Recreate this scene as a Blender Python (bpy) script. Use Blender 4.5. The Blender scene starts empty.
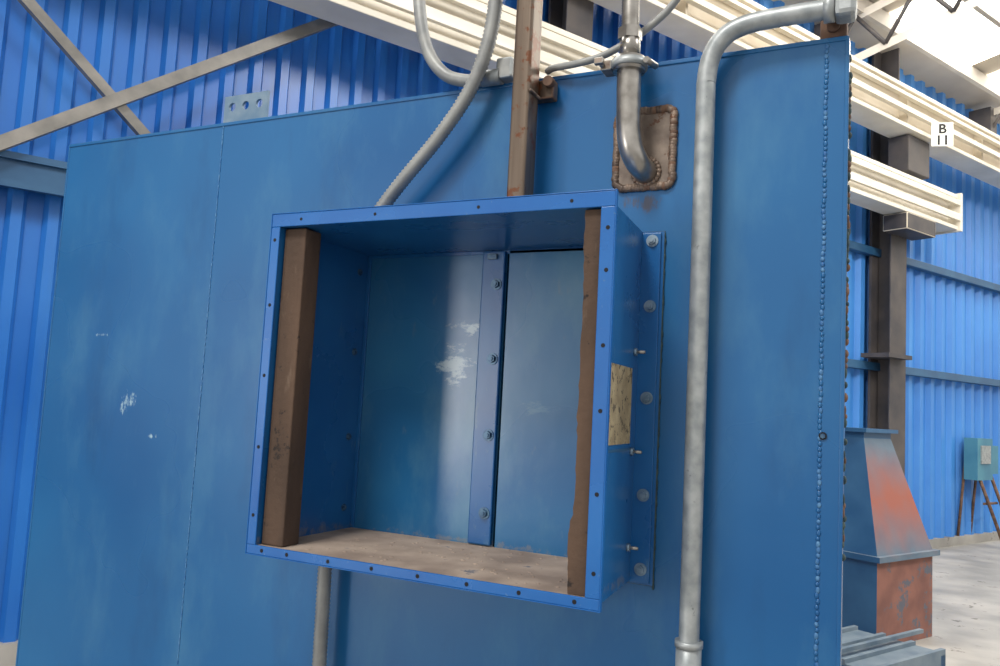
import bpy, bmesh, math, random
from mathutils import Vector, Matrix
random.seed(4)
scene=bpy.context.scene
try:
    scene.view_settings.view_transform='Standard'
    scene.view_settings.look='None'
except Exception: pass

# ---------------------------------------------------------------- materials
def srgb(r,g,b):
    f=lambda c:(c/255/12.92) if c/255<=.04045 else ((c/255+.055)/1.055)**2.4
    return (f(r),f(g),f(b),1)
def mat(name,c1,c2=None,rough=.5,metal=0,scale=3,bump=0,bscale=40,spec=.5,spots=None,spotscale=12,spotth=.62,stretch=(1,1,1),detail=6,emit=0,coat=0,rvar=.1,bdist=.001):
    m=bpy.data.materials.new(name);m.use_nodes=True
    nt=m.node_tree;N=nt.nodes;L=nt.links;b=N['Principled BSDF']
    tc=N.new('ShaderNodeTexCoord');mp=N.new('ShaderNodeMapping');mp.inputs['Scale'].default_value=stretch
    L.new(tc.outputs['Object'],mp.inputs[0])
    n=N.new('ShaderNodeTexNoise');n.inputs['Scale'].default_value=scale;n.inputs['Detail'].default_value=detail
    L.new(mp.outputs[0],n.inputs[0])
    r=N.new('ShaderNodeValToRGB');r.color_ramp.elements[0].position=.35;r.color_ramp.elements[1].position=.65
    r.color_ramp.elements[0].color=c1;r.color_ramp.elements[1].color=c2 or c1
    L.new(n.outputs['Fac'],r.inputs[0]);out=r.outputs[0]
    if spots:
        n2=N.new('ShaderNodeTexNoise');n2.inputs['Scale'].default_value=spotscale;n2.inputs['Detail'].default_value=8;n2.inputs['Roughness'].default_value=.7
        L.new(tc.outputs['Object'],n2.inputs[0])
        r2=N.new('ShaderNodeValToRGB');r2.color_ramp.elements[0].position=spotth;r2.color_ramp.elements[1].position=spotth+.04
        L.new(n2.outputs['Fac'],r2.inputs[0])
        mx=N.new('ShaderNodeMix');mx.data_type='RGBA';L.new(r2.outputs[0],mx.inputs[0]);L.new(out,mx.inputs[6]);mx.inputs[7].default_value=spots
        out=mx.outputs[2]
    L.new(out,b.inputs['Base Color'])
    mr=N.new('ShaderNodeMapRange');mr.inputs[3].default_value=max(0,rough-rvar);mr.inputs[4].default_value=min(1,rough+rvar)
    L.new(n.outputs['Fac'],mr.inputs[0]);L.new(mr.outputs[0],b.inputs['Roughness'])
    b.inputs['Metallic'].default_value=metal;b.inputs['Specular IOR Level'].default_value=spec
    b.inputs['Coat Weight'].default_value=coat
    if bump:
        n3=N.new('ShaderNodeTexNoise');n3.inputs['Scale'].default_value=bscale;n3.inputs['Detail'].default_value=4
        L.new(tc.outputs['Object'],n3.inputs[0])
        bp=N.new('ShaderNodeBump');bp.inputs['Strength'].default_value=bump;bp.inputs['Distance'].default_value=bdist
        L.new(n3.outputs['Fac'],bp.inputs['Height']);L.new(bp.outputs[0],b.inputs['Normal'])
    if emit:
        b.inputs['Emission Color'].default_value=c1;b.inputs['Emission Strength'].default_value=emit
    return m
def add_patches(m,regions,col,nscale,th,stretch=(1,1,1),amt=1):
    """scuffed, rusty at given object-space places: (centre,(rx,ry,rz))"""
    nt=m.node_tree;N=nt.nodes;L=nt.links;b=N['Principled BSDF']
    old=b.inputs['Base Color'].links[0].from_socket
    tc=N.new('ShaderNodeTexCoord')
    mp0=N.new('ShaderNodeMapping');mp0.inputs['Scale'].default_value=stretch;L.new(tc.outputs['Object'],mp0.inputs[0])
    n=N.new('ShaderNodeTexNoise');n.inputs['Scale'].default_value=nscale;n.inputs['Detail'].default_value=8;n.inputs['Roughness'].default_value=.75
    L.new(mp0.outputs[0],n.inputs[0])
    tot=None
    for c,r in regions:
        mp=N.new('ShaderNodeMapping');mp.vector_type='POINT'
        mp.inputs['Scale'].default_value=[1/k for k in r];mp.inputs['Location'].default_value=[-c[i]/r[i] for i in range(3)]
        L.new(tc.outputs['Object'],mp.inputs[0])
        ln=N.new('ShaderNodeVectorMath');ln.operation='LENGTH';L.new(mp.outputs[0],ln.inputs[0])
        mr=N.new('ShaderNodeMapRange');mr.inputs[1].default_value=1.3;mr.inputs[2].default_value=.2;mr.inputs[3].default_value=0;mr.inputs[4].default_value=.3
        L.new(ln.outputs['Value'],mr.inputs[0])
        if tot is None:tot=mr.outputs[0]
        else:
            a=N.new('ShaderNodeMath');a.operation='MAXIMUM';L.new(tot,a.inputs[0]);L.new(mr.outputs[0],a.inputs[1]);tot=a.outputs[0]
    a=N.new('ShaderNodeMath');a.operation='ADD';L.new(tot,a.inputs[0]);L.new(n.outputs['Fac'],a.inputs[1])
    g=N.new('ShaderNodeMath');g.operation='GREATER_THAN';g.inputs[1].default_value=.02;L.new(tot,g.inputs[0])
    r2=N.new('ShaderNodeMapRange');r2.inputs[1].default_value=th;r2.inputs[2].default_value=th+.10;r2.inputs[4].default_value=amt;L.new(a.outputs[0],r2.inputs[0])
    mu=N.new('ShaderNodeMath');mu.operation='MULTIPLY';L.new(r2.outputs[0],mu.inputs[0]);L.new(g.outputs[0],mu.inputs[1])
    mx=N.new('ShaderNodeMix');mx.data_type='RGBA';L.new(mu.outputs[0],mx.inputs[0]);L.new(old,mx.inputs[6]);mx.inputs[7].default_value=col
    L.new(mx.outputs[2],b.inputs['Base Color'])

def add_streaks(m,col,scale,stretch,th,amt,w=.2):
    nt=m.node_tree;N=nt.nodes;L=nt.links;b=N['Principled BSDF']
    old=b.inputs['Base Color'].links[0].from_socket
    tc=N.new('ShaderNodeTexCoord');mp0=N.new('ShaderNodeMapping');mp0.inputs['Scale'].default_value=stretch;L.new(tc.outputs['Object'],mp0.inputs[0])
    n=N.new('ShaderNodeTexNoise');n.inputs['Scale'].default_value=scale;n.inputs['Detail'].default_value=7;n.inputs['Roughness'].default_value=.65
    L.new(mp0.outputs[0],n.inputs[0])
    r2=N.new('ShaderNodeMapRange');r2.inputs[1].default_value=th;r2.inputs[2].default_value=th+w;r2.inputs[4].default_value=amt;L.new(n.outputs['Fac'],r2.inputs[0])
    mx=N.new('ShaderNodeMix');mx.data_type='RGBA';L.new(r2.outputs[0],mx.inputs[0]);L.new(old,mx.inputs[6]);mx.inputs[7].default_value=col
    L.new(mx.outputs[2],b.inputs['Base Color'])

PANEL=mat('panel_blue_paint',srgb(18,84,138),srgb(30,100,152),rough=.28,scale=1.1,bump=.5,bscale=5,detail=3,rvar=.07,bdist=.003)
add_streaks(PANEL,srgb(72,126,160),5,(1,1,.4),.50,.4)
add_streaks(PANEL,srgb(14,62,108),4,(1,1,.3),.56,.4,.16)
add_streaks(PANEL,srgb(130,165,185),140,(1,1,.6),.72,.7,.04)
add_patches(PANEL,[((-2.005,0,1.56),(.06,.1,.05)),((-2.03,0,1.54),(.03,.1,.05)),((-1.9,0,1.46),(.05,.1,.012)),((-2.15,0,1.75),(.06,.1,.01))],srgb(150,180,196),60,.76,(1,1,.4))
add_patches(PANEL,[((-.49,0,2.05),(.08,.1,.035))],srgb(84,70,62),30,.74,(1,1,.3),.7)
add_patches(PANEL,[((-.74,0,2.33),(.06,.1,.04))],srgb(110,74,54),30,.74,(1,1,.3),.7)
INNER=mat('inner_blue_paint',srgb(32,94,146),srgb(46,112,156),rough=.27,scale=2.2,bump=.3,bscale=9,detail=3,rvar=.06,bdist=.002)
add_streaks(INNER,srgb(96,142,164),4,(1,1,.5),.52,.45)
add_streaks(INNER,srgb(110,130,140),30,(1,1,.4),.62,.35,.1)
add_patches(INNER,[((-.955,.1,1.79),(.065,.1,.022)),((-.985,.1,1.70),(.055,.1,.065))],srgb(176,196,206),38,.68,(.5,1,1),.85)  # pale noise-broken patches on the back panel, left of the batten
add_patches(INNER,[((-.75,.1,1.60),(.10,.1,.03))],srgb(110,150,170),60,.74,(.4,1,1),.4)
add_patches(INNER,[((-.9,.1,1.268),(.5,.1,.02))],srgb(128,124,118),30,.74,(1,1,1),.5)
BOXB=mat('box_blue_paint',srgb(16,86,158),srgb(28,102,172),rough=.27,scale=4,bump=.1,bscale=60,rvar=.05)
add_streaks(BOXB,srgb(96,130,156),70,(1,1,1),.64,.6,.06)
DUCTS=mat('duct_sheet_paint',srgb(18,82,142),srgb(30,98,156),rough=.28,scale=4,bump=.3,bscale=12,rvar=.05)
add_streaks(DUCTS,srgb(90,124,146),40,(1,1,.3),.62,.5,.1)
add_patches(DUCTS,[((-1.262,-.08,1.27),(.02,.3,.03)),((-.475,-.12,1.27),(.02,.2,.02))],srgb(120,116,110),30,.72,(1,1,1),.5)
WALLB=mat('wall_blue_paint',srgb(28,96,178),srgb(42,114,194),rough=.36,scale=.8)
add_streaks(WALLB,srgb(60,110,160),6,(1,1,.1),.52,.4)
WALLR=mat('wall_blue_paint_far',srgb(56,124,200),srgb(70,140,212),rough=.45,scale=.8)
DARKB=mat('dark_blue_steel',srgb(34,78,116),srgb(48,92,128),rough=.45,scale=4)
GALV=mat('galvanized_steel',srgb(140,146,148),srgb(172,176,176),rough=.45,metal=.4,scale=30,bump=.2,bscale=200,spots=srgb(122,126,126),spotscale=26,spotth=.64)
GREYS=mat('grey_frame_steel',srgb(84,102,118),srgb(112,126,136),rough=.55,scale=6)
STEEL=mat('stainless_steel',srgb(130,126,120),srgb(176,172,166),rough=.3,metal=.85,scale=20)
FLEX=mat('flex_conduit_grey',srgb(128,130,130),srgb(152,153,150),rough=.5,metal=.2,scale=20)
RUSTP=mat('rusty_tube',srgb(74,60,50),srgb(144,128,112),rough=.36,metal=.5,scale=6,bump=.3,stretch=(3,3,.12),spots=srgb(104,64,42),spotscale=16,spotth=.55)
RUST=mat('rust',srgb(80,58,46),srgb(120,92,74),rough=.8,scale=18,bump=.6,bscale=60,bdist=.003)
WELDB=mat('weld_bead',srgb(78,64,56),srgb(144,124,108),rough=.5,metal=.3,scale=30,bump=.8,bscale=120,spots=srgb(104,70,50),spotscale=30,spotth=.57)
WELD=mat('weld_patch',srgb(96,84,76),srgb(136,122,110),rough=.45,metal=.4,scale=22,bump=.6,bscale=70,spots=srgb(98,68,52),spotscale=25,spotth=.58)
BROWN=mat('brown_bar',srgb(50,38,31),srgb(92,72,58),rough=.9,scale=8,bump=.8,bscale=50,stretch=(1,1,.2),spots=srgb(40,33,30),spotscale=20,spotth=.60,bdist=.003)
add_streaks(BROWN,srgb(128,110,94),25,(1,1,.3),.60,.45,.15)
DUST=mat('dusty_floor_plate',srgb(138,122,110),srgb(178,160,144),rough=.9,scale=9,bump=.6,bscale=70,spots=srgb(104,106,114),spotscale=9,spotth=.60)
add_streaks(DUST,srgb(96,84,76),60,(1,1,1),.66,.7,.06)
BLACK=mat('black_hole',srgb(12,16,24),rough=.8)
GASKET=mat('gasket',srgb(24,50,62),srgb(66,84,80),rough=.8,scale=30)
LABEL=mat('old_label',srgb(140,124,94),srgb(172,156,122),rough=.7,scale=30,spots=srgb(80,70,54),spotscale=60,spotth=.54,stretch=(1,1,1))
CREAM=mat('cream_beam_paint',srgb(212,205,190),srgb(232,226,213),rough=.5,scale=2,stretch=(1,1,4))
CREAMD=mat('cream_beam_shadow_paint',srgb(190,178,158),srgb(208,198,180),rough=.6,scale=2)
COLB=mat('column_brown_paint',srgb(56,54,58),srgb(84,78,76),rough=.6,scale=3)
BRACE=mat('brace_steel',srgb(112,110,106),srgb(142,138,132),rough=.5,metal=.3,scale=6)
WHITE=mat('white_plastic',srgb(212,214,214),srgb(224,226,226),rough=.4)
SIGN=mat('sign_white',srgb(240,238,230),rough=.5)
INK=mat('sign_black',srgb(15,15,15),rough=.6)
CONC=mat('concrete_floor',srgb(134,132,128),srgb(172,168,162),rough=.55,scale=1.6,bump=.3,bscale=20,spots=srgb(110,106,100),spotscale=5,spotth=.6)
ROOF=mat('roof_sheet',srgb(176,168,158),srgb(198,190,178),rough=.7,scale=1)
PURL=mat('roof_steel',srgb(184,178,170),srgb(204,198,190),rough=.6)
ORANGE=mat('primer_orange',srgb(112,74,66),srgb(136,92,80),rough=.8,scale=5,spots=srgb(88,90,100),spotscale=6,spotth=.56)
GREENB=mat('control_box_green',srgb(56,112,138),srgb(76,134,154),rough=.5)
SKYL=mat('skylight_panel',srgb(255,250,238),rough=.6,emit=7.0)
SEAM=mat('seam_bead',srgb(24,88,146),srgb(84,132,172),rough=.5,scale=70,bump=.8,bscale=120)
ZINC=mat('zinc_bolt',srgb(104,130,152),srgb(146,164,178),rough=.4,metal=.5,scale=40)
BOLTB=mat('painted_bolt',srgb(30,66,102),srgb(84,116,140),rough=.35,metal=.3,scale=90)

def hopper_mat():
    m=mat('hopper_faded_paint',srgb(78,98,116),srgb(98,114,128),rough=.65,scale=4)
    nt=m.node_tree;N=nt.nodes;L=nt.links;b=N['Principled BSDF']
    old=b.inputs['Base Color'].links[0].from_socket
    tc=N.new('ShaderNodeTexCoord');sx=N.new('ShaderNodeSeparateXYZ');L.new(tc.outputs['Object'],sx.inputs[0])
    n=N.new('ShaderNodeTexNoise');n.inputs['Scale'].default_value=3.5;n.inputs['Detail'].default_value=7;L.new(tc.outputs['Object'],n.inputs[0])
    s=N.new('ShaderNodeMath');s.operation='SUBTRACT';L.new(sx.outputs[2],s.inputs[0]);s.inputs[1].default_value=1.05
    ab=N.new('ShaderNodeMath');ab.operation='ABSOLUTE';L.new(s.outputs[0],ab.inputs[0])
    a=N.new('ShaderNodeMath');a.operation='MULTIPLY_ADD';a.inputs[1].default_value=.4;L.new(n.outputs['Fac'],a.inputs[0]);L.new(ab.outputs[0],a.inputs[2])
    r=N.new('ShaderNodeMapRange');r.inputs[1].default_value=.60;r.inputs[2].default_value=.24;L.new(a.outputs[0],r.inputs[0])
    mx=N.new('ShaderNodeMix');mx.data_type='RGBA';L.new(r.outputs[0],mx.inputs[0]);L.new(old,mx.inputs[6]);mx.inputs[7].default_value=srgb(146,84,70)
    L.new(mx.outputs[2],b.inputs['Base Color']);return m
HOP=hopper_mat()

# ---------------------------------------------------------------- mesh builder
class B:
    def __init__(s,name): s.name=name;s.bm=bmesh.new();s.mats=[]
    def mi(s,m):
        if m not in s.mats:s.mats.append(m)
        return s.mats.index(m)
    def box(s,lo,hi,m,bev=0,M=None,seg=2):
        lo=Vector(lo);hi=Vector(hi);c=(lo+hi)/2;d=hi-lo
        r=bmesh.ops.create_cube(s.bm,size=1);vs=r['verts']
        for v in vs:v.co=Vector((v.co.x*d.x,v.co.y*d.y,v.co.z*d.z))+c
        fs=set(f for v in vs for f in v.link_faces)
        if bev:
            es=list(set(e for v in vs for e in v.link_edges))
            rr=bmesh.ops.bevel(s.bm,geom=es,offset=bev,segments=seg,affect='EDGES',profile=.5)
            fs=set(rr['faces'])|set(f for f in fs if f.is_valid)
        i=s.mi(m)
        vv=set()
        for f in fs:
            if f.is_valid:
                f.material_index=i
                vv.update(f.verts)
        if M:
            for v in vv:v.co=M@v.co
        return s
    def cyl(s,a,b,r,m,seg=20,r2=None,smooth=True):
        a=Vector(a);b=Vector(b);d=b-a
        q=d.to_track_quat('Z','Y').to_matrix().to_4x4();q.translation=(a+b)/2
        rr=bmesh.ops.create_cone(s.bm,cap_ends=True,segments=seg,radius1=r,radius2=r if r2 is None else r2,depth=d.length,matrix=q)
        i=s.mi(m)
        for f in set(f for v in rr['verts'] for f in v.link_faces):
            f.material_index=i;f.smooth=smooth and len(f.verts)==4
        return s
    def hexbolt(s,p,n,r,m,washer=True):
        p=Vector(p);n=Vector(n).normalized()
        if washer:s.cyl(p,p+n*r*.25,r*1.45,m,20)
        s.cyl(p+n*r*.2,p+n*r*.95,r,m,6,r2=r*.93,smooth=False)
        s.cyl(p+n*r*.9,p+n*r*1.3,r*.5,m,12)
        return s
    def blob(s,p,rx,ry,rz_,m):
        M=Matrix.Translation(p)@Matrix.Diagonal((rx,ry,rz_,1))
        r=bmesh.ops.create_uvsphere(s.bm,u_segments=8,v_segments=5,radius=1,matrix=M)
        i=s.mi(m)
        for f in set(f for v in r['verts'] for f in v.link_faces):f.material_index=i;f.smooth=True
    def poly(s,pts,m):
        vs=[s.bm.verts.new(Vector(p)) for p in pts];f=s.bm.faces.new(vs);f.material_index=s.mi(m);return s
    def hexa(s,lo,hi,m):
        """closed solid between two 4-point loops"""
        s.poly(lo,m);s.poly(hi,m)
        for i in range(4):s.poly([lo[i],lo[(i+1)%4],hi[(i+1)%4],hi[i]],m)
    def tube(s,pts,rad,m,seg=14,sub=8,ribs=0,ripple=.12,cap=True):
        P=[Vector(p) for p in pts];path=[]
        Q=[P[0]*2-P[1]]+P+[P[-1]*2-P[-2]]
        for k in range(1,len(Q)-2):
            p0,p1,p2,p3=Q[k-1:k+3]
            for j in range(sub):
                t=j/sub
                path.append(.5*((2*p1)+(-p0+p2)*t+(2*p0-5*p1+4*p2-p3)*t*t+(-p0+3*p1-3*p2+p3)*t**3))
        path.append(P[-1])
        if ribs:
            out=[path[0]];acc=0;step=ribs/2
            for a,b in zip(path,path[1:]):
                L=(b-a).length;pos=step-acc
                while pos<=L:
                    out.append(a.lerp(b,pos/L));pos+=step
                acc=(acc+L)%step
            path=out
        i=s.mi(m);rings=[];up=None
        for k,p in enumerate(path):
            t=(path[min(k+1,len(path)-1)]-path[max(k-1,0)]).normalized()
            if up is None:
                up=t.orthogonal().normalized()
            else: up=(up-t*up.dot(t)).normalized()
            sd=t.cross(up)
            rr=rad*(1+(ripple if k%2 else -ripple)) if ribs else rad
            rings.append([s.bm.verts.new(p+(up*math.cos(a)+sd*math.sin(a))*rr) for a in [2*math.pi*j/seg for j in range(seg)]])
        for A,Bb in zip(rings,rings[1:]):
            for j in range(seg):
                f=s.bm.faces.new((A[j],A[(j+1)%seg],Bb[(j+1)%seg],Bb[j]));f.smooth=True;f.material_index=i
        if cap:
            for R_ in (rings[0],rings[-1]):
                f=s.bm.faces.new(R_);f.material_index=i
        return s
    def done(s,parent=None,loc=None):
        bmesh.ops.recalc_face_normals(s.bm,faces=s.bm.faces)
        me=bpy.data.meshes.new(s.name);s.bm.to_mesh(me);s.bm.free()
        for m in s.mats:me.materials.append(m)
        o=bpy.data.objects.new(s.name,me);scene.collection.objects.link(o)
        if parent:o.parent=parent
        return o
def empty(n):
    e=bpy.data.objects.new(n,None);scene.collection.objects.link(e);return e

# ---------------------------------------------------------------- enclosure
XL,XR,ZT=-2.39,-.082,2.36
enc=empty('steel_enclosure')
b=B('front_plate')
ox0,ox1,oz0,oz1=-1.267,-.482,1.257,1.985
b.box((XL,0,0),(ox0,.01,ZT),PANEL);b.box((ox1,0,0),(XR,.01,ZT),PANEL)
b.box((ox0,0,0),(ox1,.01,oz0),PANEL);b.box((ox0,0,oz1),(ox1,.01,ZT),PANEL)
b.box((XL,-.003,ZT-.006),(XR,.05,ZT+.004),PANEL,bev=.002)
b.box((XR-.006,-.002,0),(XR+.002,.035,ZT+.003),PANEL,bev=.002)
b.box((XL-.002,-.002,0),(XL+.005,.035,ZT+.003),PANEL,bev=.002)
b.done(enc)
b=B('body_shell')
x0,x1,y0,y1=-2.35,-.30,.01,1.25
b.box((x0,y0,0),(x0+.01,y1,2.34),PANEL);b.box((x1-.01,y0,0),(x1,y1,2.34),PANEL)
b.box((x0,y0,2.33),(x1,y1,2.34),PANEL);b.box((x0,y1-.01,0),(x1,y1,2.34),PANEL)
b.done(enc)
b=B('weld_seams')
z=.3
while z<2.355:
    rr=.0018*random.uniform(.6,1.2);h=.016*random.uniform(.5,.95)
    b.box((-1.727-rr,-.0018,z),(-1.727+rr,.001,z+h),SEAM);z+=.016
z=.3
while z<2.35:
    b.blob((-.122+random.uniform(-.0012,.0012),-.0004,z),.0042,.0028,.0062*random.uniform(.7,1.1),SEAM if random.random()<.4 else PANEL);z+=.0105
b.done(enc)
b=B('rusty_edge_weld')
z=1.35
while z<2.33:
    if random.random()<.8:b.blob((XR+.002,.012+random.uniform(-.004,.008),z),.0045*random.uniform(.6,1.5),.008,.010*random.uniform(.6,1.2),RUST if random.random()<.4 else GASKET)
    z+=.012
b.done(enc)
b=B('plate_plug')
b.cyl((-.117,-.003,1.575),(-.117,.0,1.575),.0075,BLACK,16)
b.cyl((-.117,-.005,1.575),(-.117,-.002,1.575),.005,BOLTB,6)
b.done(enc)
b=B('lifting_lug')
def holed_plate(b,x0,x1,z0,z1,y0,y1,holes,r,m,n=20):
    xs=[x0]+[(holes[i][0]+holes[i+1][0])/2 for i in range(len(holes)-1)]+[x1]
    for i,(hx,hz) in enumerate(holes):
        a0,a1=xs[i],xs[i+1]
        def outer(t):
            c,s_=math.cos(t),math.sin(t)
            ks=[]
            if c>1e-6:ks.append((a1-hx)/c)
            if c<-1e-6:ks.append((a0-hx)/c)
            if s_>1e-6:ks.append((z1-hz)/s_)
            if s_<-1e-6:ks.append((z0-hz)/s_)
            k=min(ks);return (hx+c*k,hz+s_*k)
        ang=sorted(set([2*math.pi*j/n for j in range(n)]+[math.atan2(zz-hz,xx-hx)%(2*math.pi) for xx in (a0,a1) for zz in (z0,z1)]))
        for t,u in zip(ang,ang[1:]+[ang[0]+2*math.pi]):
            o1,o2=outer(t),outer(u);i1=(hx+r*math.cos(t),hz+r*math.sin(t));i2=(hx+r*math.cos(u),hz+r*math.sin(u))
            for y in (y0,y1):b.poly([(o1[0],y,o1[1]),(o2[0],y,o2[1]),(i2[0],y,i2[1]),(i1[0],y,i1[1])],m)
            b.poly([(i1[0],y0,i1[1]),(i2[0],y0,i2[1]),(i2[0],y1,i2[1]),(i1[0],y1,i1[1])],m)
            b.poly([(o1[0],y0,o1[1]),(o2[0],y0,o2[1]),(o2[0],y1,o2[1]),(o1[0],y1,o1[1])],m)
LUGM=mat('lug_steel',srgb(96,124,148),srgb(122,142,158),rough=.5,metal=.3,scale=20)
holed_plate(b,-1.735,-1.575,2.355,2.443,.004,.012,[(-1.705,2.41),(-1.655,2.41),(-1.605,2.41)],.0125,LUGM)
b.done(enc)
b=B('rusty_corner_block')
b.box((-.135,.0,2.362),(-.085,.05,2.405),RUST,bev=.004)
b.cyl((-.11,-.002,2.385),(-.11,-.012,2.385),.012,RUST,14)
b.done(enc)

# ---------------------------------------------------------------- duct inlet box
duct=empty('duct_inlet_box')
yf=-.253;yb=.10
def sx_(y): # right-hand side sheet runs slightly inwards towards the enclosure
    return -.465+(-.482+.465)*(min(y,0)-yf)/(0-yf)
b=B('duct_sheets')
b.box((-1.267,yf,1.262),(-1.262,yb,1.982),DUCTS)
b.hexa([(sx_(yf)-.004,yf,1.257),(sx_(yf),yf,1.257),(sx_(0),0,1.257),(sx_(0)-.004,0,1.257)],
       [(sx_(yf)-.004,yf,1.985),(sx_(yf),yf,1.985),(sx_(0),0,1.985),(sx_(0)-.004,0,1.985)],DUCTS)
b.box((-.4865,0,1.257),(-.4825,yb,1.985),DUCTS)
for z0,z1 in ((1.981,1.985),(1.257,1.261)):
    b.hexa([(-1.267,yf,z0),(sx_(yf)-.001,yf,z0),(-.483,0,z0),(-1.267,0,z0)],[(-1.267,yf,z1),(sx_(yf)-.001,yf,z1),(-.483,0,z1),(-1.267,0,z1)],DUCTS)
    b.box((-1.267,0,z0),(-.483,yb,z1),DUCTS)
b.done(duct)
b=B('dusty_bottom_sheet')
b.box((-1.2615,yf+.004,1.2612),(-.4875,yb-.001,1.265),DUST)
for k in range(90):
    b.blob((random.uniform(-1.18,-.56),random.uniform(yf+.03,yb-.02),1.265),random.uniform(.002,.006),random.uniform(.002,.006),random.uniform(.0008,.002),DUST)
b.done(duct)
b=B('front_flange')
def ring(b,y0,y1,o,i,m,bev=.0015):
    b.box((o[0],y0,i[3]),(o[1],y1,o[3]),m,bev);b.box((o[0],y0,o[2]),(o[1],y1,i[2]),m,bev)
    b.box((o[0],y0,i[2]),(i[0],y1,i[3]),m,bev);b.box((i[1],y0,i[2]),(o[1],y1,i[3]),m,bev)
ring(b,yf-.005,yf,(-1.284,-.463,1.246,2.010),(-1.260,-.491,1.266,1.980),BOXB)
ring(b,yf-.006,yf+.004,(-1.286,-.461,1.244,2.012),(-1.284,-.463,1.246,2.010),BOXB,.0008)
b.box((-1.286,yf+.004,1.985),(-1.262,yf+.03,1.988),BOXB)
b.done(duct)
b=B('flange_holes')
def hole(x,z,r=.0048):
    b.cyl((x,yf-.0056,z),(x,yf-.004,z),r,BLACK,14)
for z in (1.95,1.80,1.64,1.48,1.33):hole(-1.272,z,.004)
for z in (1.94,1.86,1.72,1.60,1.45,1.31):hole(-.476,z,.004)
for x in (-1.24,-1.17,-1.06,-.95,-.84,-.73,-.62,-.51):hole(x,1.256,.0042)
for x in (-1.2,-1.0,-.75,-.55):hole(x,1.995,.0035)
b.done(duct)
b=B('wooden_side_bar')
b.box((-1.258,yf+.012,1.266),(-1.198,yf+.068,1.978),BROWN,bev=.003)
b.done(duct)
b=B('ragged_side_bar')
n=60
prev=None
for k in range(n+1):
    z=1.266+(1.978-1.266)*k/n
    e=-.524+random.uniform(-.0015,.0015)-(.005 if z<1.40 else 0)+ (.003 if 1.6<z<1.7 else 0)+.002*math.sin(z*22)
    cur=[(e,yf+.006,z),(-.4925,yf+.006,z),(-.4925,yf+.045,z),(e,yf+.045,z)]
    if prev:
        for j in range(4):
            b.poly([prev[j],prev[(j+1)%4],cur[(j+1)%4],cur[j]],BROWN)
    else:b.poly(cur,BROWN)
    prev=cur
b.poly(prev,BROWN)
bmesh.ops.remove_doubles(b.bm,verts=b.bm.verts,dist=1e-5)
b.done(duct)
b=B('inner_back_panels')
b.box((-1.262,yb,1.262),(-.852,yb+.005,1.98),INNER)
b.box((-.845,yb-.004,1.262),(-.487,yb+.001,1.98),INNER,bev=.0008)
b.box((-.852,yb+.02,1.262),(-.84,yb+.025,1.98),BLACK)
b.done(duct)
b=B('bolted_batten_strip')
b.box((-.914,yb-.013,1.268),(-.853,yb-.0005,1.978),DUCTS,bev=.003)
b.box((-.9165,yb-.002,1.268),(-.914,yb-.0003,1.978),BLACK)
b.done(duct)
b=B('inner_angle_strips')
b.box((-1.262,yb-.006,1.266),(-1.252,yb,1.98),DUCTS,bev=.001)
b.box((-1.262,yb-.004,1.972),(-.487,yb,1.981),DUCTS,bev=.001)
b.done(duct)
b=B('inner_bolts')
for z in (1.895,1.712,1.528,1.343):b.hexbolt((-.872,yb-.013,z),(0,-1,0),.0098,BOLTB)
b.box((-.897,yb-.022,1.957),(-.872,yb-.012,1.970),ZINC,bev=.002)
for z in (1.93,1.72,1.50,1.32):b.hexbolt((-1.262,.06,z),(1,0,0),.0065,BOLTB)
b.done(duct)
b=B('mounting_flange')
b.box((-.482,-.012,1.255),(-.441,-.006,1.982),DUCTS,bev=.001)
b.box((-.4885,-.006,1.250),(-.434,.0,1.987),GASKET,bev=.001)
z=1.25
while z<1.985:
    b.blob((-.434,-.003,z),.0024*random.uniform(.4,1.4),.003,.008,GASKET);z+=.011
b.box((-1.30,-.006,1.250),(-1.267,-.0,1.987),GASKET)
for z in (1.965,1.825,1.632,1.432,1.282):
    b.hexbolt((-.459,-.012,z),(0,-1,0),.0090,ZINC)
for z in (1.725,1.521,1.329):
    b.cyl((-.480,-.05,z),(-.455,-.05,z),.0035,STEEL,10)
    b.cyl((-.480,-.05,z),(-.472,-.05,z),.008,ZINC,6)
def skin(b,ya,yb_,z0,z1,t,m):
    b.hexa([(sx_(ya),ya,z0),(sx_(ya)+t,ya,z0),(sx_(yb_)+t,yb_,z0),(sx_(yb_),yb_,z0)],[(sx_(ya),ya,z1),(sx_(ya)+t,ya,z1),(sx_(yb_)+t,yb_,z1),(sx_(yb_),yb_,z1)],m)
skin(b,-.245,-.014,1.524,1.529,.001,DARKB)
b.done(duct)
b=B('label_plate')
skin(b,-.244,-.064,1.538,1.690,.0014,LABEL)
b.done(duct)

# ---------------------------------------------------------------- pipes on the enclosure
b=B('rigid_conduit')
b.tube([(-.349,-.045,.0),(-.349,-.045,1.0),(-.349,-.045,1.6),(-.349,-.045,2.2),(-.3485,-.045,2.29),(-.338,-.045,2.345),(-.312,-.045,2.38),(-.27,-.045,2.397),(-.2,-.045,2.402),(-.08,-.045,2.402)],.0195,GALV,seg=24)
b.cyl((-.349,-.045,1.02),(-.349,-.045,1.165),.0245,GALV,24)
b.cyl((-.349,-.045,1.155),(-.349,-.045,1.167),.027,GALV,24)
b.cyl((-.125,-.045,2.402),(-.105,-.045,2.402),.026,GALV,20)
b.box((-.106,-.070,2.378),(-.066,-.015,2.425),GALV,bev=.01)
b.done()
b=B('vertical_support_tube')
b.box((-.771,-.095,1.986),(-.728,-.035,3.1),RUSTP,bev=.008,seg=4)
b.box((-.785,-.035,2.30),(-.695,-.004,2.345),RUST,bev=.004)
b.box((-.784,-.105,1.986),(-.719,-.022,1.992),RUST,bev=.002)
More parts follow.
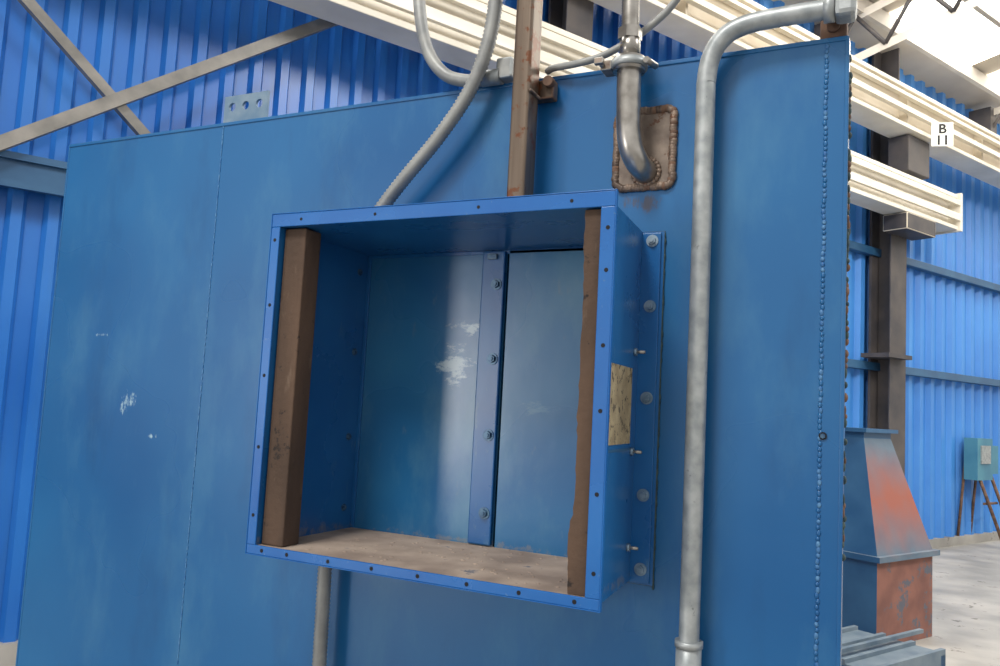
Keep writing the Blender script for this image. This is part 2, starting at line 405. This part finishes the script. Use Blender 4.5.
b.cyl((-.703,-.05,2.335),(-.703,-.03,2.335),.012,RUST,14)
for k in range(12):
    b.blob((-.726,-.09+.0045*k,2.30),.004,.004,.004,WELDB)
b.done()
b=B('flexible_conduit')
b.tube([(-.835,-.06,3.0),(-.838,-.06,2.72),(-.84,-.06,2.55),(-.857,-.06,2.43),(-.90,-.06,2.325),(-.975,-.06,2.225),(-1.065,-.06,2.13),(-1.13,-.055,2.06),(-1.16,-.05,2.015)],.0165,FLEX,ribs=.010,ripple=.09,seg=16)
b.cyl((-1.165,-.05,1.987),(-1.16,-.05,2.02),.022,GALV,8)
b.done()
b=B('flexible_conduit')
b.tube([(-1.228,-.045,1.240),(-1.226,-.045,1.1),(-1.222,-.045,.8),(-1.22,-.045,.3),(-1.22,-.045,.0)],.0165,FLEX,ribs=.010,ripple=.09,seg=16)
b.done()
b=B('liquid_tight_hose')
b.tube([(-1.16,.03,3.1),(-1.10,.0,2.72),(-1.075,-.02,2.58),(-1.045,-.02,2.47),(-.99,-.02,2.40),(-.92,-.02,2.374),(-.86,-.02,2.374)],.0155,FLEX,ribs=.006,ripple=.03)
b.cyl((-.885,-.02,2.374),(-.835,-.02,2.374),.02,GALV,8)
b.box((-.845,-.034,2.365),(-.803,.005,2.415),GALV,bev=.005)
b.done()
b=B('thin_tubing_line')
b.tube([(-.722,-.01,2.374),(-.70,-.02,2.376),(-.64,-.03,2.374),(-.575,-.03,2.385),(-.49,-.03,2.425),(-.42,-.03,2.485),(-.36,-.03,2.60),(-.33,-.02,2.8)],.008,FLEX)
b.done()
b=B('instrument_pipe')
px0,px1,pz0,pz1=-.549,-.424,2.086,2.255
b.box((px0,-.006,pz0),(px1,0,pz1),WELD,bev=.003)
rc=.016
per=[]
cs=[((px1-rc,pz0+rc),-90),((px1-rc,pz1-rc),0),((px0+rc,pz1-rc),90),((px0+rc,pz0+rc),180)]
loop=[]
for (cx,cz),a0 in cs:
    for k in range(6):
        a=math.radians(a0+90*k/5);loop.append(Vector((cx+rc*math.cos(a),cz+rc*math.sin(a))))
for p,q in zip(loop,loop[1:]+[loop[0]]):
    n=max(1,int((q-p).length/.0062))
    for k in range(n):per.append(p.lerp(q,k/n))
for p in per:
    b.blob((p.x+random.uniform(-.0012,.0012),-.004,p.y+random.uniform(-.0012,.0012)),.0095,.0075,.0095,WELDB if random.random()<.8 else RUST)
b.tube([(-.507,-.07,2.335),(-.506,-.07,2.27),(-.503,-.07,2.20),(-.497,-.066,2.155),(-.488,-.05,2.128),(-.482,-.025,2.118),(-.480,-.005,2.118)],.0255,STEEL,seg=24)
for k in range(20):
    a=2*math.pi*k/20;b.blob((-.480+.028*math.cos(a),-.008,2.118+.028*math.sin(a)),.0065,.005,.0065,WELDB)
b.cyl((-.507,-.07,2.318),(-.507,-.07,2.348),.034,STEEL,24)
b.cyl((-.507,-.07,2.325),(-.507,-.07,2.341),.039,GALV,24)
b.box((-.565,-.09,2.322),(-.54,-.05,2.344),STEEL,bev=.003)
b.cyl((-.56,-.11,2.333),(-.56,-.05,2.333),.006,STEEL,10)
b.box((-.57,-.118,2.326),(-.55,-.105,2.34),STEEL,bev=.002)
b.cyl((-.465,-.09,2.333),(-.455,-.05,2.333),.007,STEEL,10)
b.cyl((-.507,-.07,2.345),(-.507,-.07,2.40),.022,STEEL,20)
b.cyl((-.508,-.07,2.39),(-.508,-.07,2.415),.026,STEEL,6,smooth=False)
b.tube([(-.508,-.07,2.41),(-.510,-.07,2.5),(-.512,-.07,2.6)],.018,STEEL,ribs=.006,ripple=.07,seg=16)
b.cyl((-.512,-.07,2.49),(-.512,-.07,2.52),.024,STEEL,8,smooth=False)
b.tube([(-.512,-.07,2.6),(-.512,-.07,2.9),(-.512,-.07,3.1)],.016,STEEL,ribs=.006,ripple=.07,seg=16)
b.done()
b=B('white_plastic_tank')
prof=[(.0,2.342),(.15,2.342),(.16,2.37),(.16,2.52),(.155,2.56),(.12,2.60),(.08,2.615),(.055,2.62),(.055,2.66),(0,2.66)]
cx,cy=-.56,.85;seg=32;rings=[]
for r_,z in prof:
    rings.append([b.bm.verts.new((cx+r_*math.cos(2*math.pi*j/seg),cy+r_*math.sin(2*math.pi*j/seg),z)) for j in range(seg)])
b.mi(WHITE)
for A,Bb in zip(rings,rings[1:]):
    for j in range(seg):
        f=b.bm.faces.new((A[j],A[(j+1)%seg],Bb[(j+1)%seg],Bb[j]));f.smooth=True
bmesh.ops.remove_doubles(b.bm,verts=b.bm.verts,dist=1e-5)
for z in (2.40,2.47):b.cyl((cx,cy,z),(cx,cy,z+.012),.164,WHITE,32)
b.done()

# ---------------------------------------------------------------- building, aligned with wall direction
DV=Vector((.465,.885,0)).normalized();NV=Vector((DV.y,-DV.x,0));P0=Vector((.49,10.97,0))
WM=Matrix.Identity(4)
for i in range(3):
    WM[i][0]=DV[i];WM[i][1]=NV[i];WM[i][2]=(0,0,1)[i];WM[i][3]=P0[i]
def place(o): o.matrix_world=WM;return o
def ribbed(b,s0,s1,z0,z1,pitch,depth,m):
    s=s0;pts=[]
    while s<s1:
        for f_,o in ((0,0),(.45,0),(.58,depth),(.88,depth)):
            pts.append((s+f_*pitch,o))
        s+=pitch
    pts.append((s,0))
    for a,c in zip(pts,pts[1:]):
        b.poly([(a[0],a[1],z0),(c[0],c[1],z0),(c[0],c[1],z1),(a[0],a[1],z1)],m)
    bmesh.ops.remove_doubles(b.bm,verts=b.bm.verts,dist=1e-5)
wall=empty('wall_back');wall.matrix_world=WM
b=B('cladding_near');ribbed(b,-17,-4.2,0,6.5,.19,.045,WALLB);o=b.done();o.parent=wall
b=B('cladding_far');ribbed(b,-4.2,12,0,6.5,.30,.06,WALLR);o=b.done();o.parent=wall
b=B('girts')
b.box((-17,.045,2.70),(-6,.17,2.86),DARKB,bev=.005);b.box((-17,.17,2.84),(-6,.2,2.88),DARKB);b.box((-17,.17,2.68),(-6,.2,2.72),DARKB)
b.box((-4,.06,2.28),(12,.16,2.38),DARKB,bev=.005)
b.box((-4,.06,3.72),(12,.16,3.82),DARKB,bev=.005)
b.box((-17,.0,0),(12,.08,.12),CONC)
o=b.done();o.parent=wall
b=B('crane_runway_beam')
def Ibeam(b,s0,s1,o0,o1,z0,z1,m,m2):
    c=(o0+o1)/2
    b.box((s0,o0,z1-.05),(s1,o1,z1),m,bev=.006);b.box((s0,o0,z0),(s1,o1,z0+.05),m,bev=.006)
    b.box((s0,c-.02,z0+.05),(s1,c+.02,z1-.05),m2)
Ibeam(b,-17,-.66,.38,.66,4.16,4.62,CREAM,CREAM)
b.box((-17,.66,4.27),(-.7,.70,4.36),CREAM,bev=.004);b.box((-17,.66,4.47),(-.7,.70,4.54),CREAM,bev=.004)
b.box((-.70,.36,4.14),(-.65,.70,4.64),CREAM,bev=.005)
place(b.done())
b=B('crane_runway_beam')
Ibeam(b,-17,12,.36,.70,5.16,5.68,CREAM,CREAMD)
b.box((-17,.70,5.32),(12,.76,5.38),CREAM);b.box((-17,.70,5.50),(12,.76,5.54),CREAM)
for s in range(-16,12,2):
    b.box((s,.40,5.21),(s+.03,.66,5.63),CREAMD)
place(b.done())
b=B('steel_column')
c=-1.62
b.box((c-.19,.1,0),(c+.19,.13,6.4),COLB);b.box((c-.19,.36,0),(c+.19,.375,4.15),COLB);b.box((c-.012,.13,0),(c+.012,.36,6.4),COLB)
b.box((c-.28,.1,0),(c+.28,.45,.03),COLB)
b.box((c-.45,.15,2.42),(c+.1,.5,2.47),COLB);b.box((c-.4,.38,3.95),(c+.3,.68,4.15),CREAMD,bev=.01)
b.box((c-.26,.36,4.7),(c+.26,.62,5.15),COLB,bev=.01)
place(b.done())
def column(c):
    b=B('steel_column')
    b.box((c-.15,.1,0),(c+.15,.13,6.4),COLB);b.box((c-.15,.34,0),(c+.15,.355,6.4),COLB);b.box((c-.01,.13,0),(c+.01,.34,6.4),COLB);place(b.done())
column(5.0);column(-7.0)
def brace(p,q,off,w=.075):
    b=B('diagonal_brace')
    a=Vector((p[0],off,p[1]));c=Vector((q[0],off,q[1]));d=(c-a);L=d.length;ang=math.atan2(d.z,d.x)
    M=Matrix.Translation(a)@Matrix.Rotation(-ang,4,'Y')
    b.box((0,0,-w/2),(L,.008,w/2),BRACE,M=M);b.box((0,-.05,-w/2),(L,.0,-w/2+.008),BRACE,M=M)
    place(b.done())
brace((-12.6,1.83),(-8.2,4.97),.26)
brace((-12.3,4.89),(-9.7,2.55),.22,.06)
SM=WM@Matrix.Translation((-1.70,.93,5.11))@Matrix.Rotation(math.radians(49),4,'Z')
b=B('bay_number_sign')
b.box((-.12,-.006,-.145),(.12,.0,.145),SIGN,bev=.002)
b.box((-.015,-.16,.07),(.015,-.006,.10),CREAMD)
sg=b.done();sg.matrix_world=SM
for txt,z,sz in (('B',.015,.16),('11',-.125,.16)):
    cu=bpy.data.curves.new('sign_text','FONT');cu.body=txt;cu.size=sz;cu.align_x='CENTER';cu.offset=.004;cu.extrude=.001
    cu.materials.append(INK)
    o=bpy.data.objects.new('lettering_'+txt,cu);scene.collection.objects.link(o);o.parent=sg
    o.matrix_local=Matrix(((1,0,0,0),(0,0,1,.003),(0,1,0,z),(0,0,0,1)))
# roof
b=B('ceiling')
def rz(o):return 6.4+o*.14
b.poly([(-17,-.1,rz(-.1)),(14,-.1,rz(-.1)),(14,4.6,rz(4.6)),(-17,4.6,rz(4.6))],ROOF)
o=.6
while o<4.6:
    b.box((-17,o,rz(o)-.2),(14,o+.06,rz(o)-.02),PURL);o+=.8
for s in range(-15,14,4):
    for h0,h1 in ((-.75,-.65),(-.25,-.15)):
        b.poly([(s,0.1,rz(0)+h0),(s,4.5,rz(4.5)+h0),(s,4.5,rz(4.5)+h1),(s,.1,rz(0)+h1)],PURL)
    for k in range(6):
        a0=.2+k*.72;a1=a0+.36
        for p,q in (((a0,rz(a0)-.7),(a1,rz(a1)-.2)),((a1,rz(a1)-.2),(a0+.72,rz(a0+.72)-.7))):
            b.cyl((s,p[0],p[1]),(s,q[0],q[1]),.025,COLB,6)
    b.box((s-.1,.1,5.9),(s+.1,.4,6.3),COLB)
place(b.done())
b=B('window_1')
for s in (-5.5,-2.4,.2,3.2,7.2):
    b.poly([(s,.5,rz(.5)-.015),(s+2.1,.5,rz(.5)-.015),(s+2.1,4.3,rz(4.3)-.015),(s,4.3,rz(4.3)-.015)],SKYL)
place(b.done())
b=B('floor');b.poly([(-20,-14,0),(22,-14,0),(22,30,0),(-20,30,0)],CONC);b.done()

# ---------------------------------------------------------------- hopper
def pt(c,a,bb,z):
    v=Vector((c[0],c[1],0))+DV*a+NV*bb;return (v.x,v.y,z)
hc=(-.29,5.47)
b=B('dust_hopper')
def frust(b,z0,a0,b0,z1,a1,b1,mats,c=hc):
    lo=[pt(c,sa*a0,sb*b0,z0) for sa,sb in ((-1,1),(1,1),(1,-1),(-1,-1))]
    hi=[pt(c,sa*a1,sb*b1,z1) for sa,sb in ((-1,1),(1,1),(1,-1),(-1,-1))]
    for i in range(4):b.poly([lo[i],lo[(i+1)%4],hi[(i+1)%4],hi[i]],mats[i])
    b.poly(lo,mats[0]);b.poly(hi,mats[0])
frust(b,.0,.41,.45,.62,.41,.45,[ORANGE,DARKB,DARKB,DARKB])
frust(b,.62,.45,.49,.66,.45,.49,[HOP,DARKB,DARKB,DARKB])
frust(b,.66,.41,.45,1.50,.20,.22,[HOP,DARKB,DARKB,DARKB])
frust(b,1.50,.20,.22,1.545,.20,.22,[DARKB]*4)
frust(b,1.545,.24,.26,1.575,.24,.26,[DARKB]*4)
b.done()
b=B('steel_skid_frame')
def obox(b,c,a0,a1,b0,b1,z0,z1,m):
    lo=[pt(c,a,bb,z0) for a,bb in ((a0,b0),(a1,b0),(a1,b1),(a0,b1))];hi=[(p[0],p[1],z1) for p in lo]
    for i in range(4):b.poly([lo[i],lo[(i+1)%4],hi[(i+1)%4],hi[i]],m)
    b.poly(lo,m);b.poly(hi,m)
sc=(-.12,4.25)
obox(b,sc,-.5,.35,-.30,.32,.165,.175,GREYS)
for bb in (-.30,-.1,.1,.29):obox(b,sc,-.5,.35,bb,bb+.03,.175,.20,GREYS)
for aa in (-.5,.29):obox(b,sc,aa,aa+.06,-.30,.32,0,.165,DARKB)
for bb in (-.30,.27):obox(b,sc,-.5,.35,bb,bb+.05,.08,.165,GREYS)
obox(b,sc,-.45,.62,.02,.05,.20,.225,GREYS)
b.done()
b=B('control_box_stand')
c=(1.02,11.7)
obox(b,c,-.25,.22,.02,.2,.92,1.5,GREENB);obox(b,c,-.16,.12,.2,.22,1.15,1.4,GALV);obox(b,c,.26,.5,.02,.16,1.0,1.4,GREENB)
for a in (-.18,.2):
    p=Vector(pt(c,a,.02,1.45));q=Vector(pt(c,a+.18,.45,0));b.cyl(p,q,.022,RUST,8)
    q2=Vector(pt(c,a,-.1,0));b.cyl(Vector(pt(c,a,.02,1.3)),q2,.02,RUST,8)
b.cyl(pt(c,-.1,.22,.6),pt(c,.3,.22,.6),.018,RUST,8)
b.done()

# ---------------------------------------------------------------- lights / world
w=bpy.data.worlds.new('World');scene.world=w;w.use_nodes=True
bg=w.node_tree.nodes['Background'];bg.inputs[0].default_value=(1,.98,.95,1);bg.inputs[1].default_value=.92
def area(n,loc,tgt,sx,sy,e,col=(1,1,1)):
    l=bpy.data.lights.new(n,'AREA');l.shape='RECTANGLE';l.size=sx;l.size_y=sy;l.energy=e;l.color=col
    o=bpy.data.objects.new(n,l);scene.collection.objects.link(o);o.location=loc
    o.rotation_euler=(Vector(tgt)-Vector(loc)).to_track_quat('-Z','Y').to_euler();return o
area('doorway_light',(-5.9,-8,1.7),(-1,0,1.6),1.0,2.0,170,(1,.98,.95))
area('high_bay_light',(-1.5,-3.5,6.5),(-1.0,0,1.6),1.2,1.2,260,(1,.97,.92))
area('high_bay_light',(4,2,7),(1,8,2),1.5,1.5,420,(1,.97,.92))
area('high_bay_light',(-3.4,1.6,6.2),(-4.5,3.5,2.5),1.2,1.2,140,(1,.97,.92))

# ---------------------------------------------------------------- camera
f_=807.23;yaw,pit,rol=-.4540,.0897,.0530
F=Vector((math.sin(yaw)*math.cos(pit),math.cos(yaw)*math.cos(pit),math.sin(pit)))
r0=Vector((math.cos(yaw),-math.sin(yaw),0));u0=r0.cross(F)
R_=r0*math.cos(rol)+u0*math.sin(rol);U=u0*math.cos(rol)-r0*math.sin(rol)
cam=bpy.data.cameras.new('camera');cam.sensor_width=36;cam.lens=f_*36/1000
co=bpy.data.objects.new('camera',cam);scene.collection.objects.link(co)
M=Matrix.Identity(4)
for i in range(3):
    M[i][0]=R_[i];M[i][1]=U[i];M[i][2]=-F[i]
M[0][3],M[1][3],M[2][3]=0,-1.6658,1.6
co.matrix_world=M
scene.camera=co
